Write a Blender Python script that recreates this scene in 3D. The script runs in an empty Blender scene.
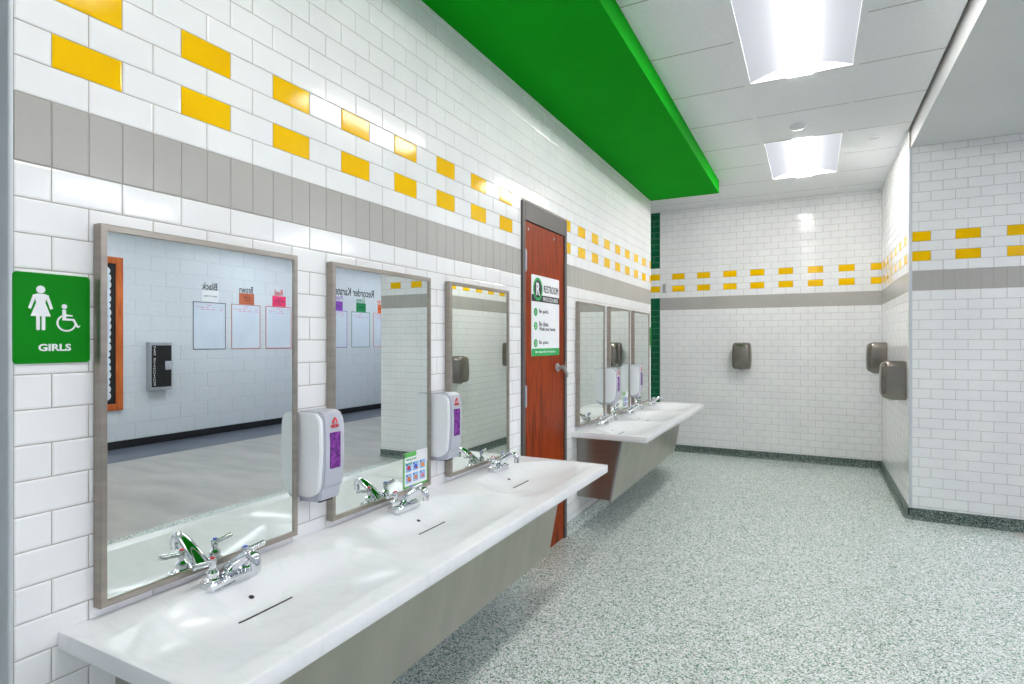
import bpy, bmesh, math, random
from mathutils import Matrix, Vector
random.seed(7)
S = bpy.context.scene
COL = S.collection
# ------------------------------------------------------------------ camera
cam_d = bpy.data.cameras.new('camera')
cam = bpy.data.objects.new('camera', cam_d); COL.objects.link(cam)
cam_d.sensor_fit = 'HORIZONTAL'; cam_d.sensor_width = 36.0
cam_d.lens = 36.0 * 573.48 / 1024
cam_d.shift_y = -0.0009
cam_d.clip_start = 0.02
cam.location = (1.541, 0.0, 1.385)
cam.rotation_euler = (math.radians(90), 0, math.radians(27.526))
S.camera = cam
# ------------------------------------------------------------------ world, exposure
w = bpy.data.worlds.new('world'); S.world = w; w.use_nodes = True
w.node_tree.nodes['Background'].inputs[0].default_value = (0.8, 0.88, 1.0, 1)
w.node_tree.nodes['Background'].inputs[1].default_value = 0.3
S.view_settings.view_transform = 'Standard'
S.view_settings.look = 'None'
S.view_settings.exposure = 0.95
S.view_settings.gamma = 1.0
S.view_settings.use_curve_mapping = False
LIGHT_LENS = 15.5      # troffer lens emission in the restroom
LIGHT_SIDE = 0.30
LIGHT_HALL = 25.0
S.cycles.max_bounces = 10
S.cycles.diffuse_bounces = 6
S.cycles.glossy_bounces = 6

# ------------------------------------------------------------------ constants (metres)
H = 0.0762                      # tile course
TW = 2 * H                      # tile length
BT = 1.9305                     # top of the grey band
BASE_H = 0.085
ZC = 3.03                       # ceiling
Y0 = 0.6774                     # left wall tile joint
WL0, WL1 = 0.602, 6.226         # left wall ends
YB = 7.355                      # back wall
XR = 2.222                      # right pier face
YC = 5.410                      # right pier end face
XP = 3.120                      # right pier outer corner
XH = 6.40                       # hallway wall
ZS = 2.897                      # low soffit at the right
DY0, DY1, DZ = 3.074, 3.777, 2.232   # door frame

# ------------------------------------------------------------------ materials
def srgb(c):
    return tuple(((v/255)/12.92 if v/255 <= 0.04045 else ((v/255+0.055)/1.055)**2.4) for v in c) + (1,)
def mat(name, rgb, rough=0.5, metal=0.0, spec=0.5, coat=0.0, emit=None, es=0.0):
    m = bpy.data.materials.new(name); m.use_nodes = True
    b = m.node_tree.nodes['Principled BSDF']
    b.inputs['Base Color'].default_value = srgb(rgb)
    b.inputs['Roughness'].default_value = rough
    b.inputs['Metallic'].default_value = metal
    b.inputs['Specular IOR Level'].default_value = spec
    b.inputs['Coat Weight'].default_value = coat
    if emit:
        b.inputs['Emission Color'].default_value = srgb(emit)
        b.inputs['Emission Strength'].default_value = es
    return m
def nodes(m):
    return m.node_tree.nodes, m.node_tree.links, m.node_tree.nodes['Principled BSDF']
def ramp(n, stops, interp='LINEAR'):
    r = n.new('ShaderNodeValToRGB'); r.color_ramp.interpolation = interp
    e = r.color_ramp.elements
    while len(e) < len(stops): e.new(0.5)
    for k, (p, c) in enumerate(stops):
        e[k].position = p; e[k].color = srgb(c)
    return r
def noisy(m, a, b, scale=4.0, stretch=(1, 1, 1), lo=0.35, hi=0.65, bump=0.0, detail=4):
    n, l, p = nodes(m)
    tc = n.new('ShaderNodeTexCoord'); mp = n.new('ShaderNodeMapping'); mp.inputs['Scale'].default_value = stretch
    no = n.new('ShaderNodeTexNoise'); no.inputs['Scale'].default_value = scale; no.inputs['Detail'].default_value = detail
    r = ramp(n, [(lo, a), (hi, b)])
    l.new(tc.outputs['Object'], mp.inputs['Vector']); l.new(mp.outputs['Vector'], no.inputs['Vector'])
    l.new(no.outputs['Fac'], r.inputs['Fac']); l.new(r.outputs['Color'], p.inputs['Base Color'])
    if bump:
        bp = n.new('ShaderNodeBump'); bp.inputs['Strength'].default_value = bump; bp.inputs['Distance'].default_value = 0.002
        l.new(no.outputs['Fac'], bp.inputs['Height']); l.new(bp.outputs['Normal'], p.inputs['Normal'])
    return m
M = {}
M['tile'] = noisy(mat('white_tile', (238, 238, 240), 0.10, spec=0.27), (236, 236, 238), (242, 242, 243), 3)
M['yellow'] = noisy(mat('yellow_tile', (247, 200, 0), 0.10, spec=0.2), (243, 190, 0), (247, 197, 0), 5)
M['greytile'] = noisy(mat('grey_tile', (178, 177, 174), 0.22), (174, 171, 167), (180, 177, 173), 3)
M['greentile'] = noisy(mat('green_tile', (0, 92, 56), 0.09), (0, 88, 52), (0, 98, 60), 4)
M['grout'] = noisy(mat('grout', (176, 168, 160), 0.9), (168, 161, 154), (184, 176, 168), 30)
M['ggrout'] = noisy(mat('green_strip_grout', (120, 170, 150), 0.9), (110, 160, 140), (130, 180, 160), 30)
M['steel'] = noisy(mat('brushed_steel', (170, 166, 158), 0.30, 1.0), (160, 157, 150), (166, 163, 156), 3, (1, 1, 20))
M['frame'] = noisy(mat('mirror_frame_steel', (150, 141, 131), 0.36, 0.9), (160, 152, 143), (172, 164, 155), 6, (1, 1, 8))
M['apron'] = noisy(mat('apron_steel', (190, 188, 178), 0.34, 0.85), (170, 168, 158), (186, 184, 174), 2.2, (1, 3, 1), 0.3, 0.7)
M['dryer'] = noisy(mat('dryer_steel', (120, 115, 108), 0.24, 1.0), (140, 133, 125), (146, 139, 131), 3, (1, 1, 2))
M['chrome'] = noisy(mat('chrome', (222, 224, 228), 0.07, 1.0), (214, 217, 222), (228, 230, 233), 4)
M['glass'] = noisy(mat('mirror_silver', (232, 238, 234), 0.0, 1.0), (230, 236, 232), (232, 238, 234), 2)
M['black'] = noisy(mat('black', (14, 14, 16), 0.6), (12, 12, 14), (22, 22, 24), 20)
M['dark'] = noisy(mat('dark_hole', (38, 34, 32), 0.8), (34, 30, 28), (52, 48, 44), 20)
M['white'] = noisy(mat('white_plastic', (236, 237, 242), 0.25), (233, 234, 240), (240, 240, 244), 4)
M['greyplastic'] = noisy(mat('grey_plastic', (186, 188, 200), 0.35), (180, 182, 195), (186, 188, 201), 4)
M['purple'] = noisy(mat('purple_soap', (112, 30, 140), 0.12, spec=0.6), (70, 14, 100), (150, 62, 172), 55)
M['red'] = noisy(mat('red_print', (214, 40, 40), 0.5), (205, 34, 36), (224, 50, 48), 10)
M['blue'] = noisy(mat('blue_print', (50, 90, 200), 0.4), (44, 84, 195), (60, 100, 208), 10)
M['signgreen'] = noisy(mat('sign_green', (0, 132, 28), 0.45, spec=0.15), (0, 124, 12), (0, 130, 16), 3)
M['paintgreen'] = noisy(mat('green_paint', (0, 156, 28), 0.8, spec=0.08), (0, 150, 14), (0, 155, 18), 1.5)
M['posterg'] = noisy(mat('poster_green', (20, 168, 84), 0.45), (16, 164, 80), (28, 174, 90), 6)
M['limegreen'] = noisy(mat('lime_green', (96, 190, 90), 0.45), (90, 185, 84), (104, 196, 98), 6)
M['paper'] = noisy(mat('paper_white', (238, 240, 244), 0.6), (235, 237, 242), (242, 243, 246), 3)
M['ink'] = noisy(mat('ink_dark', (42, 42, 48), 0.6), (38, 38, 44), (48, 48, 54), 10)
M['doorframe'] = noisy(mat('door_frame_brown', (86, 80, 80), 0.45), (84, 78, 78), (92, 86, 85), 3)
M['ceilpaint'] = noisy(mat('soffit_white', (205, 209, 208), 0.85), (218, 221, 220), (222, 225, 224), 2)
M['gridbar'] = noisy(mat('ceiling_grid_white', (232, 234, 236), 0.5), (230, 232, 234), (235, 237, 239), 4)
M['ceiltile'] = noisy(mat('ceiling_tile', (234, 236, 238), 0.95), (231, 233, 235), (237, 239, 241), 90, bump=0.15)
M['guard'] = noisy(mat('corner_guard', (205, 210, 216), 0.35, 0.1), (202, 207, 213), (209, 214, 219), 4)
M['cmu'] = noisy(mat('painted_block', (206, 216, 226), 0.4), (213, 219, 226), (219, 224, 231), 25, bump=0.15)
M['cmugrout'] = noisy(mat('painted_mortar', (192, 202, 212), 0.6), (198, 205, 213), (204, 210, 217), 25)
M['vinyl'] = noisy(mat('black_vinyl_base', (26, 26, 30), 0.4), (24, 24, 28), (32, 32, 36), 6)
M['hallborder'] = noisy(mat('hall_border_floor', (92, 98, 112), 0.35), (84, 90, 104), (100, 106, 120), 3)
M['orange_wood'] = noisy(mat('orange_oak', (196, 98, 36), 0.4), (176, 82, 26), (212, 112, 46), 5, (6, 6, 0.6))
M['alu'] = noisy(mat('aluminium', (176, 180, 188), 0.35, 0.5), (172, 176, 184), (182, 186, 193), 6)
M['orangepaper'] = noisy(mat('orange_paper', (238, 110, 60), 0.6), (234, 104, 54), (242, 116, 66), 8)
M['brownpaper'] = noisy(mat('brown_paper', (188, 96, 62), 0.6), (184, 92, 58), (193, 102, 68), 8)
M['pinkpaper'] = noisy(mat('pink_paper', (244, 60, 116), 0.6), (240, 54, 110), (248, 68, 122), 8)
M['purplepaper'] = noisy(mat('purple_paper', (140, 66, 190), 0.6), (134, 60, 184), (146, 74, 196), 8)
M['greenpaper'] = noisy(mat('green_paper', (12, 132, 74), 0.6), (8, 128, 70), (18, 138, 80), 8)
M['board'] = noisy(mat('whiteboard', (214, 224, 238), 0.3), (210, 221, 236), (219, 228, 241), 3)
M['skin'] = noisy(mat('print_orange', (232, 140, 72), 0.6), (226, 130, 62), (238, 150, 84), 8)
M['lightblue'] = noisy(mat('print_light_blue', (150, 192, 232), 0.6), (144, 187, 228), (158, 198, 236), 8)
M['pink'] = noisy(mat('print_pink', (226, 140, 190), 0.6), (220, 132, 184), (232, 150, 196), 8)
M['brass'] = noisy(mat('brass', (190, 160, 100), 0.3, 0.8), (180, 150, 92), (200, 170, 110), 8)
# lamps
M['lens'] = mat('lamp_lens', (255, 255, 255), 0.5, emit=(255, 252, 248), es=LIGHT_LENS)
M['side'] = mat('lamp_diffuser', (62, 63, 66), 0.7, spec=0.1, emit=(240, 245, 255), es=LIGHT_SIDE)
M['lens_far'] = mat('lamp_lens_far', (255, 255, 255), 0.5, emit=(255, 252, 248), es=LIGHT_LENS*1.35)
M['lens_hall'] = mat('lamp_lens_hall', (255, 255, 255), 0.5, emit=(242, 246, 255), es=LIGHT_HALL)

# door wood: cathedral grain
m = mat('door_wood', (150, 58, 20), 0.42, spec=0.16); n, l, p = nodes(m)
tc = n.new('ShaderNodeTexCoord'); mp = n.new('ShaderNodeMapping'); mp.inputs['Scale'].default_value = (1, 9, 0.9)
no = n.new('ShaderNodeTexNoise'); no.inputs['Scale'].default_value = 3.2; no.inputs['Detail'].default_value = 6; no.inputs['Distortion'].default_value = 1.2
r = ramp(n, [(0.25, (70, 20, 0)), (0.42, (132, 44, 0)), (0.58, (158, 58, 2)), (0.8, (104, 32, 0))])
l.new(tc.outputs['Object'], mp.inputs[0]); l.new(mp.outputs[0], no.inputs[0]); l.new(no.outputs[0], r.inputs[0]); l.new(r.outputs[0], p.inputs['Base Color'])
M['wood'] = m
# solid-surface counter: white with faint grey veins
m = mat('veined_white_solid', (240, 240, 244), 0.2, spec=0.3); n, l, p = nodes(m)
tc = n.new('ShaderNodeTexCoord')
mp = n.new('ShaderNodeMapping'); mp.inputs['Rotation'].default_value = (0, 0, 0.9); mp.inputs['Scale'].default_value = (1, 2.6, 1)
no = n.new('ShaderNodeTexNoise'); no.inputs['Scale'].default_value = 1.5; no.inputs['Detail'].default_value = 7; no.inputs['Distortion'].default_value = 1.6
r = ramp(n, [(0.0, (240, 240, 244)), (0.47, (241, 241, 245)), (0.5, (235, 237, 240)), (0.53, (240, 240, 244)), (1.0, (244, 244, 246))])
l.new(tc.outputs['Object'], mp.inputs[0]); l.new(mp.outputs[0], no.inputs[0]); l.new(no.outputs[0], r.inputs[0]); l.new(r.outputs[0], p.inputs['Base Color'])
M['solid'] = m
# flake floor
def flake(name, stops, scale, rough):
    m = mat(name, (190, 205, 200), rough); n, l, p = nodes(m)
    tc = n.new('ShaderNodeTexCoord')
    vo = n.new('ShaderNodeTexVoronoi'); vo.inputs['Scale'].default_value = scale
    sp = n.new('ShaderNodeSeparateColor')
    r = ramp(n, stops, 'CONSTANT')
    l.new(tc.outputs['Object'], vo.inputs['Vector']); l.new(vo.outputs['Color'], sp.inputs[0]); l.new(sp.outputs[0], r.inputs[0])
    l.new(r.outputs[0], p.inputs['Base Color'])
    return m
M['flake'] = flake('flake_floor', [(0, (88, 102, 96)), (0.08, (96, 154, 118)), (0.17, (160, 172, 168)), (0.34, (208, 214, 212)), (0.56, (236, 239, 238)), (0.86, (176, 198, 186)), (0.94, (248, 249, 249))], 185, 0.24)
M['flakebase'] = flake('flake_cove_base', [(0, (34, 44, 42)), (0.22, (66, 92, 82)), (0.42, (92, 108, 102)), (0.62, (120, 136, 130)), (0.8, (160, 172, 166)), (0.92, (60, 80, 72))], 190, 0.4)
# hallway floor: worn polished concrete look
M['hallfloor'] = noisy(mat('hall_floor', (150, 154, 160), 0.3), (158, 154, 150), (190, 186, 181), 1.3, (1, 3, 1), 0.3, 0.7, detail=8)

# ------------------------------------------------------------------ mesh helpers
def link(name, bm, mats, parent=None, smooth=False, loc=None):
    me = bpy.data.meshes.new(name); bm.normal_update(); bm.to_mesh(me); bm.free()
    if not isinstance(mats, (list, tuple)): mats = [mats]
    for k in mats: me.materials.append(M[k] if isinstance(k, str) else k)
    if smooth:
        for f in me.polygons: f.use_smooth = True
        me.set_sharp_from_angle(angle=math.radians(38))
    o = bpy.data.objects.new(name, me); COL.objects.link(o)
    if parent: o.parent = parent
    if loc: o.location = loc
    return o
def tag(o, label=None, cat=None, group=None, kind=None):
    if label: o['label'] = label
    if cat: o['category'] = cat
    if group: o['group'] = group
    if kind: o['kind'] = kind
    return o
def struct(o): o['kind'] = 'structure'; return o
def thing(name, label, cat, loc=(0, 0, 0), group=None, rz=0):
    o = bpy.data.objects.new(name, None); COL.objects.link(o); o.location = loc; o.rotation_euler = (0, 0, rz)
    o.empty_display_size = 0.05
    return tag(o, label, cat, group)
def dup(root, loc, label, rz=None):
    r = root.copy(); COL.objects.link(r); r.location = loc; r['label'] = label
    if rz is not None: r.rotation_euler = (0, 0, rz)
    for ch in list(root.children):
        c = ch.copy(); COL.objects.link(c); c.parent = r
        for g in list(ch.children):
            d = g.copy(); COL.objects.link(d); d.parent = c
    return r
def box(bm, x0, x1, y0, y1, z0, z1, mi=0, bev=0.0, seg=2):
    v = [bm.verts.new((x, y, z)) for x in (x0, x1) for y in (y0, y1) for z in (z0, z1)]
    fs = [bm.faces.new([v[i] for i in q]) for q in ((0, 1, 3, 2), (4, 6, 7, 5), (0, 4, 5, 1), (2, 3, 7, 6), (0, 2, 6, 4), (1, 5, 7, 3))]
    for f in fs: f.material_index = mi
    if bev:
        es = list({e for f in fs for e in f.edges})
        r = bmesh.ops.bevel(bm, geom=es, offset=bev, segments=seg, affect='EDGES', profile=0.5)
        for f in r['faces']: f.material_index = mi
    return fs
def B(*a, **k):
    bm = bmesh.new(); box(bm, *a, **k); return bm
def prism(bm, pts, axis, a, b, mi=0):
    """pts: 2D outline (ccw), extruded along axis from a to b. axis x: pts=(y,z); y: pts=(x,z); z: pts=(x,y)"""
    def P(p, t): return {'x': (t, p[0], p[1]), 'y': (p[0], t, p[1]), 'z': (p[0], p[1], t)}[axis]
    A = [bm.verts.new(P(p, a)) for p in pts]; Bv = [bm.verts.new(P(p, b)) for p in pts]
    fs = [bm.faces.new(A), bm.faces.new(Bv[::-1])]
    k = len(pts)
    for i in range(k): fs.append(bm.faces.new([A[i], Bv[i], Bv[(i+1) % k], A[(i+1) % k]]))
    for f in fs: f.material_index = mi
    bmesh.ops.recalc_face_normals(bm, faces=fs)
    return fs
def rrect(x0, x1, y0, y1, r, n=6):
    pts = []
    for cx, cy, a0 in ((x1-r, y1-r, 0), (x0+r, y1-r, 90), (x0+r, y0+r, 180), (x1-r, y0+r, 270)):
        for k in range(n+1):
            a = math.radians(a0 + 90*k/n); pts.append((cx + r*math.cos(a), cy + r*math.sin(a)))
    return pts
def circ(cx, cy, r, n=24, ry=None):
    return [(cx + r*math.cos(2*math.pi*k/n), cy + (ry or r)*math.sin(2*math.pi*k/n)) for k in range(n)]
def cyl(bm, p0, p1, r0, r1=None, n=20, mi=0, cap=True):
    p0, p1 = Vector(p0), Vector(p1); r1 = r0 if r1 is None else r1
    d = (p1-p0).normalized(); u = d.orthogonal().normalized(); v = d.cross(u)
    A = [bm.verts.new(p0 + (u*math.cos(2*math.pi*k/n) + v*math.sin(2*math.pi*k/n))*r0) for k in range(n)]
    Bv = [bm.verts.new(p1 + (u*math.cos(2*math.pi*k/n) + v*math.sin(2*math.pi*k/n))*r1) for k in range(n)]
    fs = [bm.faces.new([A[i], A[(i+1) % n], Bv[(i+1) % n], Bv[i]]) for i in range(n)]
    if cap: fs += [bm.faces.new(A[::-1]), bm.faces.new(Bv)]
    for f in fs: f.material_index = mi
def sweep(bm, path, radii, n=16, mi=0):
    """path list of Vector; radii list of (rw, rh): rw across (y), rh in the plane of the path (xz)"""
    rings = []
    for i, p in enumerate(path):
        t = (path[min(i+1, len(path)-1)] - path[max(i-1, 0)]).normalized()
        side = Vector((0, 1, 0)); up = t.cross(side).normalized()
        rw, rh = radii[i]
        rings.append([bm.verts.new(p + side*math.cos(2*math.pi*k/n)*rw + up*math.sin(2*math.pi*k/n)*rh) for k in range(n)])
    fs = []
    for a, b in zip(rings, rings[1:]):
        for k in range(n): fs.append(bm.faces.new([a[k], a[(k+1) % n], b[(k+1) % n], b[k]]))
    fs += [bm.faces.new(rings[0][::-1]), bm.faces.new(rings[-1])]
    for f in fs: f.material_index = mi
    bmesh.ops.recalc_face_normals(bm, faces=fs)
def lathe(bm, c, prof, n=24, mi=0):
    rings = [[bm.verts.new((c[0]+r*math.cos(2*math.pi*k/n), c[1]+r*math.sin(2*math.pi*k/n), c[2]+z)) for k in range(n)] for r, z in prof]
    fs = []
    for a, b in zip(rings, rings[1:]):
        for k in range(n): fs.append(bm.faces.new([a[k], a[(k+1) % n], b[(k+1) % n], b[k]]))
    fs += [bm.faces.new(rings[0][::-1]), bm.faces.new(rings[-1])]
    for f in fs: f.material_index = mi
    bmesh.ops.recalc_face_normals(bm, faces=fs)
def frame_mat(o, u, v):
    u, v = Vector(u), Vector(v); nn = u.cross(v)
    return Matrix(((u.x, v.x, nn.x, o[0]), (u.y, v.y, nn.y, o[1]), (u.z, v.z, nn.z, o[2]), (0, 0, 0, 1)))
def flat(bm, mtx, fn):
    """run fn on a temp bmesh in the local (u, v, n) frame, then append transformed into bm"""
    t = bmesh.new(); fn(t); bmesh.ops.transform(t, matrix=mtx, verts=t.verts)
    me = bpy.data.meshes.new('tmp'); t.to_mesh(me); t.free(); bm.from_mesh(me); bpy.data.meshes.remove(me)
def text_into(bm, s, mtx, size, u0=0, v0=0, width=None, height=None, depth=0.0006, mi=0, center=True, z=0.0, bold=0.0):
    cu = bpy.data.curves.new('txt', 'FONT'); cu.body = s; cu.size = size; cu.extrude = depth; cu.resolution_u = 3
    cu.offset = bold
    ob = bpy.data.objects.new('txt', cu); COL.objects.link(ob)
    me = bpy.data.meshes.new_from_object(ob.evaluated_get(bpy.context.evaluated_depsgraph_get()))
    bpy.data.objects.remove(ob); bpy.data.curves.remove(cu)
    t = bmesh.new(); t.from_mesh(me); bpy.data.meshes.remove(me)
    xs = [v.co.x for v in t.verts]; ys = [v.co.y for v in t.verts]
    x0, x1, y0, y1 = min(xs), max(xs), min(ys), max(ys)
    sx = width/(x1-x0) if width else 1.0
    sy = height/(y1-y0) if height else (sx if width else 1.0)
    cx = (x0+x1)/2 if center else x0; cy = (y0+y1)/2
    for v in t.verts: v.co.x = (v.co.x-cx)*sx + u0; v.co.y = (v.co.y-cy)*sy + v0; v.co.z += z
    for f in t.faces: f.material_index = mi
    bmesh.ops.transform(t, matrix=mtx, verts=t.verts)
    me = bpy.data.meshes.new('tmp'); t.to_mesh(me); t.free()
    base = len(bm.faces); bm.from_mesh(me); bpy.data.meshes.remove(me)
    bm.faces.ensure_lookup_table()
    for f in bm.faces[base:]: f.material_index = mi

# ------------------------------------------------------------------ tiling: every tile is bevelled geometry over a grout plane
def subtract(u0, u1, v0, v1, holes):
    for a, b, c, d in holes:
        if v1 > c + .004 and v0 < d - .004 and u1 > a and u0 < b:
            if u0 >= a - .004 and u1 <= b + .004: return None
            if u0 < a: u1 = a
            else: u0 = b
    return (u0, u1) if u1 - u0 > 0.008 else None
def tiles(bm, mtx, U0, U1, V0, V1, joint, kind, holes=(), g=0.0013, t=0.0035, bw=0.004, course=H, tw=TW, wob=0.00018, band=True, bt=BT, bh=2*H):
    """mtx maps (u, v, n) to the wall; kind(row, k) gives the material index; row counts courses up from BT"""
    row = -1 if False else 0
    rows = []
    zz = bt
    k = 0
    while zz < V1: rows.append((k, zz, zz+course)); zz += course; k += 1
    if band: rows.append((-1, bt-bh, bt)); zz = bt-bh
    else: zz = bt
    k = -2
    while zz > V0: rows.append((k, zz-course, zz)); zz -= course; k -= 1
    nv = []
    for rw, a, b in rows:
        a, b = max(a, V0), min(b, V1)
        if b - a < 0.008: continue
        if rw == -1 and band: step, off = tw/2, 0
        else:
            step = tw
            # rows above the band: row 0 odd, row 1 even; rows below: -2 even, -3 odd
            off = (tw/2 if rw % 2 == 0 else 0) if rw >= 0 else (0 if rw % 2 == 0 else tw/2)
        i0 = math.floor((U0 - joint - off)/step) - 1
        i = i0
        while joint + off + i*step < U1:
            u0 = joint + off + i*step; u1 = u0 + step
            kk = round((u0 - joint)/(tw/2)); i += 1
            cu0, cu1 = max(u0, U0), min(u1, U1)
            if cu1 - cu0 < 0.008: continue
            s = subtract(cu0, cu1, a, b, holes)
            if not s: continue
            mi = kind(rw, kk)
            gg = g*0.6 if (band and rw == -1) else g
            x0, x1, y0, y1 = s[0]+gg, s[1]-gg, a+g, b-g
            w1 = [random.uniform(-wob, wob) for _ in range(3)]
            q = min(bw, (x1-x0)*0.3, (y1-y0)*0.3) * (0.5 if gg < g else 1)
            lo = [bm.verts.new((x, y, -t)) for x, y in ((x0, y0), (x1, y0), (x1, y1), (x0, y1))]
            md = [bm.verts.new((x, y, -0.0012)) for x, y in ((x0, y0), (x1, y0), (x1, y1), (x0, y1))]
            hi = [bm.verts.new((x, y, w1[0] + w1[1]*sx + w1[2]*sy)) for x, y, sx, sy in ((x0+q, y0+q, -1, -1), (x1-q, y0+q, 1, -1), (x1-q, y1-q, 1, 1), (x0+q, y1-q, -1, 1))]
            fs = [bm.faces.new(hi)]
            for P_, Q_ in ((lo, md), (md, hi)):
                for j in range(4): fs.append(bm.faces.new([P_[j], P_[(j+1) % 4], Q_[(j+1) % 4], Q_[j]]))
            for f in fs: f.material_index = mi
            nv += lo+md+hi
    bmesh.ops.transform(bm, matrix=mtx, verts=nv)
def wall_kind(phase=0):
    def f(rw, k):
        if rw == -1: return 3
        if rw in (1, 3) and (k-phase) % 4 == 0: return 2
        return 1
    return f
MT = ['grout', 'tile', 'yellow', 'greytile', 'greentile', 'ggrout', 'ceilpaint']
T_ = 0.0025   # grout depth behind the tile face

# wall_left : face X=0
bm = bmesh.new()
mL = frame_mat((0, 0, 0), (0, 1, 0), (0, 0, 1))
for a in ((WL0, DY0, 0, ZC), (DY1, WL1, 0, ZC), (DY0, DY1, DZ, ZC)):
    box(bm, -0.20, -T_, a[0], a[1], a[2], a[3], 0)
tiles(bm, mL, WL0+0.004, WL1-0.004, BASE_H, ZC, Y0, wall_kind(0), holes=[(DY0, DY1, -1, DZ)], course=0.0785, bt=1.934)
# white tile return at the far end of the wall
tiles(bm, frame_mat((0, WL1+T_, 0), (-1, 0, 0), (0, 0, 1)), 0.002, 0.198, BASE_H, ZC, 0.0, lambda r, k: 3 if r == -1 else 1)
tiles(bm, frame_mat((0, WL0-T_, 0), (1, 0, 0), (0, 0, 1)), -0.198, -0.002, BASE_H, ZC, 0.0, lambda r, k: 3 if r == -1 else 1)
struct(link('wall_left', bm, MT))
# wall_back : face Y=YB, u = +X
bm = bmesh.new()
XBL = -1.6
box(bm, XBL, XR+1.2, YB+T_, YB+0.2, 0, ZC, 0)
box(bm, XBL, -0.1655, YB+T_-0.0004, YB+T_, 0, ZC, 5)
XB0 = -0.0123
def back_kind(rw, k):
    u = XB0 + k*H
    left = u < -0.17
    if rw == -1: return 4 if left else 3
    if left and (rw < -1 or rw > 4): return 4
    if rw in (1, 3) and k % 4 == 0: return 2
    return 1
# tiles left of the strip edge are clipped at -0.165 so the green strip ends in a straight joint
mB = frame_mat((0, YB, 0), (1, 0, 0), (0, 0, 1))
tiles(bm, mB, -0.1647, XR, BASE_H, ZC, XB0, lambda rw, k: 3 if rw == -1 else (2 if rw in (1, 3) and k % 4 == 0 else 1))
tiles(bm, mB, XBL, -0.1647, BASE_H, ZC, XB0, lambda rw, k: back_kind(rw, min(k, -3) if not (rw in (1, 3)) else k), )
struct(link('wall_back', bm, MT))
# wall_right : the pier with its side face X=XR and its end face Y=YC
bm = bmesh.new()
box(bm, XR+T_, XP-T_, YC+T_, YB+0.2, 0, ZC, 0)
mR = frame_mat((XR, 0, 0), (0, -1, 0), (0, 0, 1))       # facing -X
tiles(bm, mR, -YB, -YC-0.004, BASE_H, ZC, -5.693+0.0, wall_kind(0))
mF = frame_mat((0, YC, 0), (1, 0, 0), (0, 0, 1))        # facing -Y
tiles(bm, mF, XR+0.004, XP-0.004, BASE_H, ZS, 2.3611, wall_kind(2))
mG = frame_mat((XP, 0, 0), (0, 1, 0), (0, 0, 1))
tiles(bm, mG, YC+0.004, YB+0.2, BASE_H, ZS, YC, wall_kind(0))
struct(link('wall_right', bm, MT))
# hallway wall : painted block
bm = bmesh.new()
box(bm, XH+T_, XH+0.2, -3.2, 13, 0, ZC, 0)
mH = frame_mat((XH, 0, 0), (0, -1, 0), (0, 0, 1))
tiles(bm, mH, -13, 3.2, 0.10, ZC, 0.07, lambda r, k: 1, g=0.003, t=0.003, bw=0.004, course=0.2032, tw=0.4064, wob=0.0004, band=False)
struct(link('wall_hallway', bm, ['cmugrout', 'cmu']))
bm = bmesh.new(); box(bm, XP, XH+0.2, 13, 13.2, 0, ZC); struct(link('wall_far', bm, 'cmu'))
bm = bmesh.new(); box(bm, -2.6, XH+0.2, -3.4, -3.2, 0, ZC); struct(link('wall_rear', bm, 'cmu'))
bm = bmesh.new(); box(bm, -2.8, -2.6, -3.4, YB+0.2, 0, ZC); struct(link('wall_outer', bm, 'cmu'))
# the pier's hallway-side wall goes on
bm = bmesh.new(); box(bm, XP-0.2, XP, YB+0.2, 13.2, 0, ZC); struct(link('wall_hallway_inner', bm, 'cmu'))

# floors
bm = bmesh.new()
box(bm, -2.8, 2.84, -3.4, YB+0.2, -0.1, 0)
box(bm, 2.84, XP, YC, YB+.2, -0.1, 0)
struct(link('floor', bm, 'flake'))
bm = bmesh.new()
box(bm, 2.84, 5.53, -3.4, YC, -0.1, 0)
box(bm, XP, 5.53, YC, 13.2, -0.1, 0)
box(bm, 5.53, XH+0.2, -3.4, 13.2, -0.1, 0, 1)
struct(link('floor', bm, ['hallfloor', 'hallborder']))
# baseboards (coved flake epoxy)
def cove(bm, a, b, axis, s):
    """profile (distance from wall, z) swept along the wall; a, b along; s = (base coordinate, direction)"""
    prof = [(-0.002, 0), (0.035, 0.0008), (0.018, 0.006), (0.009, 0.018), (0.007, 0.032), (0.007, BASE_H-0.003), (0.004, BASE_H), (-0.002, BASE_H)]
    if axis == 'y': fs = prism(bm, [(s[0]+s[1]*p, z) for p, z in prof], 'y', a, b)
    else: fs = prism(bm, [(s[0]+s[1]*p, z) for p, z in prof], 'x', a, b)
bm = bmesh.new(); cove(bm, WL0, DY0, 'y', (0, 1)); cove(bm, DY1, WL1, 'y', (0, 1)); struct(link('baseboard_left', bm, 'flake'))  # lighter flakes than the other coves, standing in for stronger light
bm = bmesh.new(); cove(bm, XBL, XR, 'x', (YB, -1)); struct(link('baseboard_back', bm, 'flakebase'))
bm = bmesh.new(); cove(bm, YC-0.007, YB, 'y', (XR, -1)); cove(bm, XR-0.007, XP, 'x', (YC, -1)); struct(link('baseboard_right', bm, 'flakebase'))
bm = bmesh.new(); box(bm, XH-0.006, XH+0.002, -3.2, 13, 0, 0.1, bev=0.002); struct(link('baseboard_hallway', bm, 'vinyl'))

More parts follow.
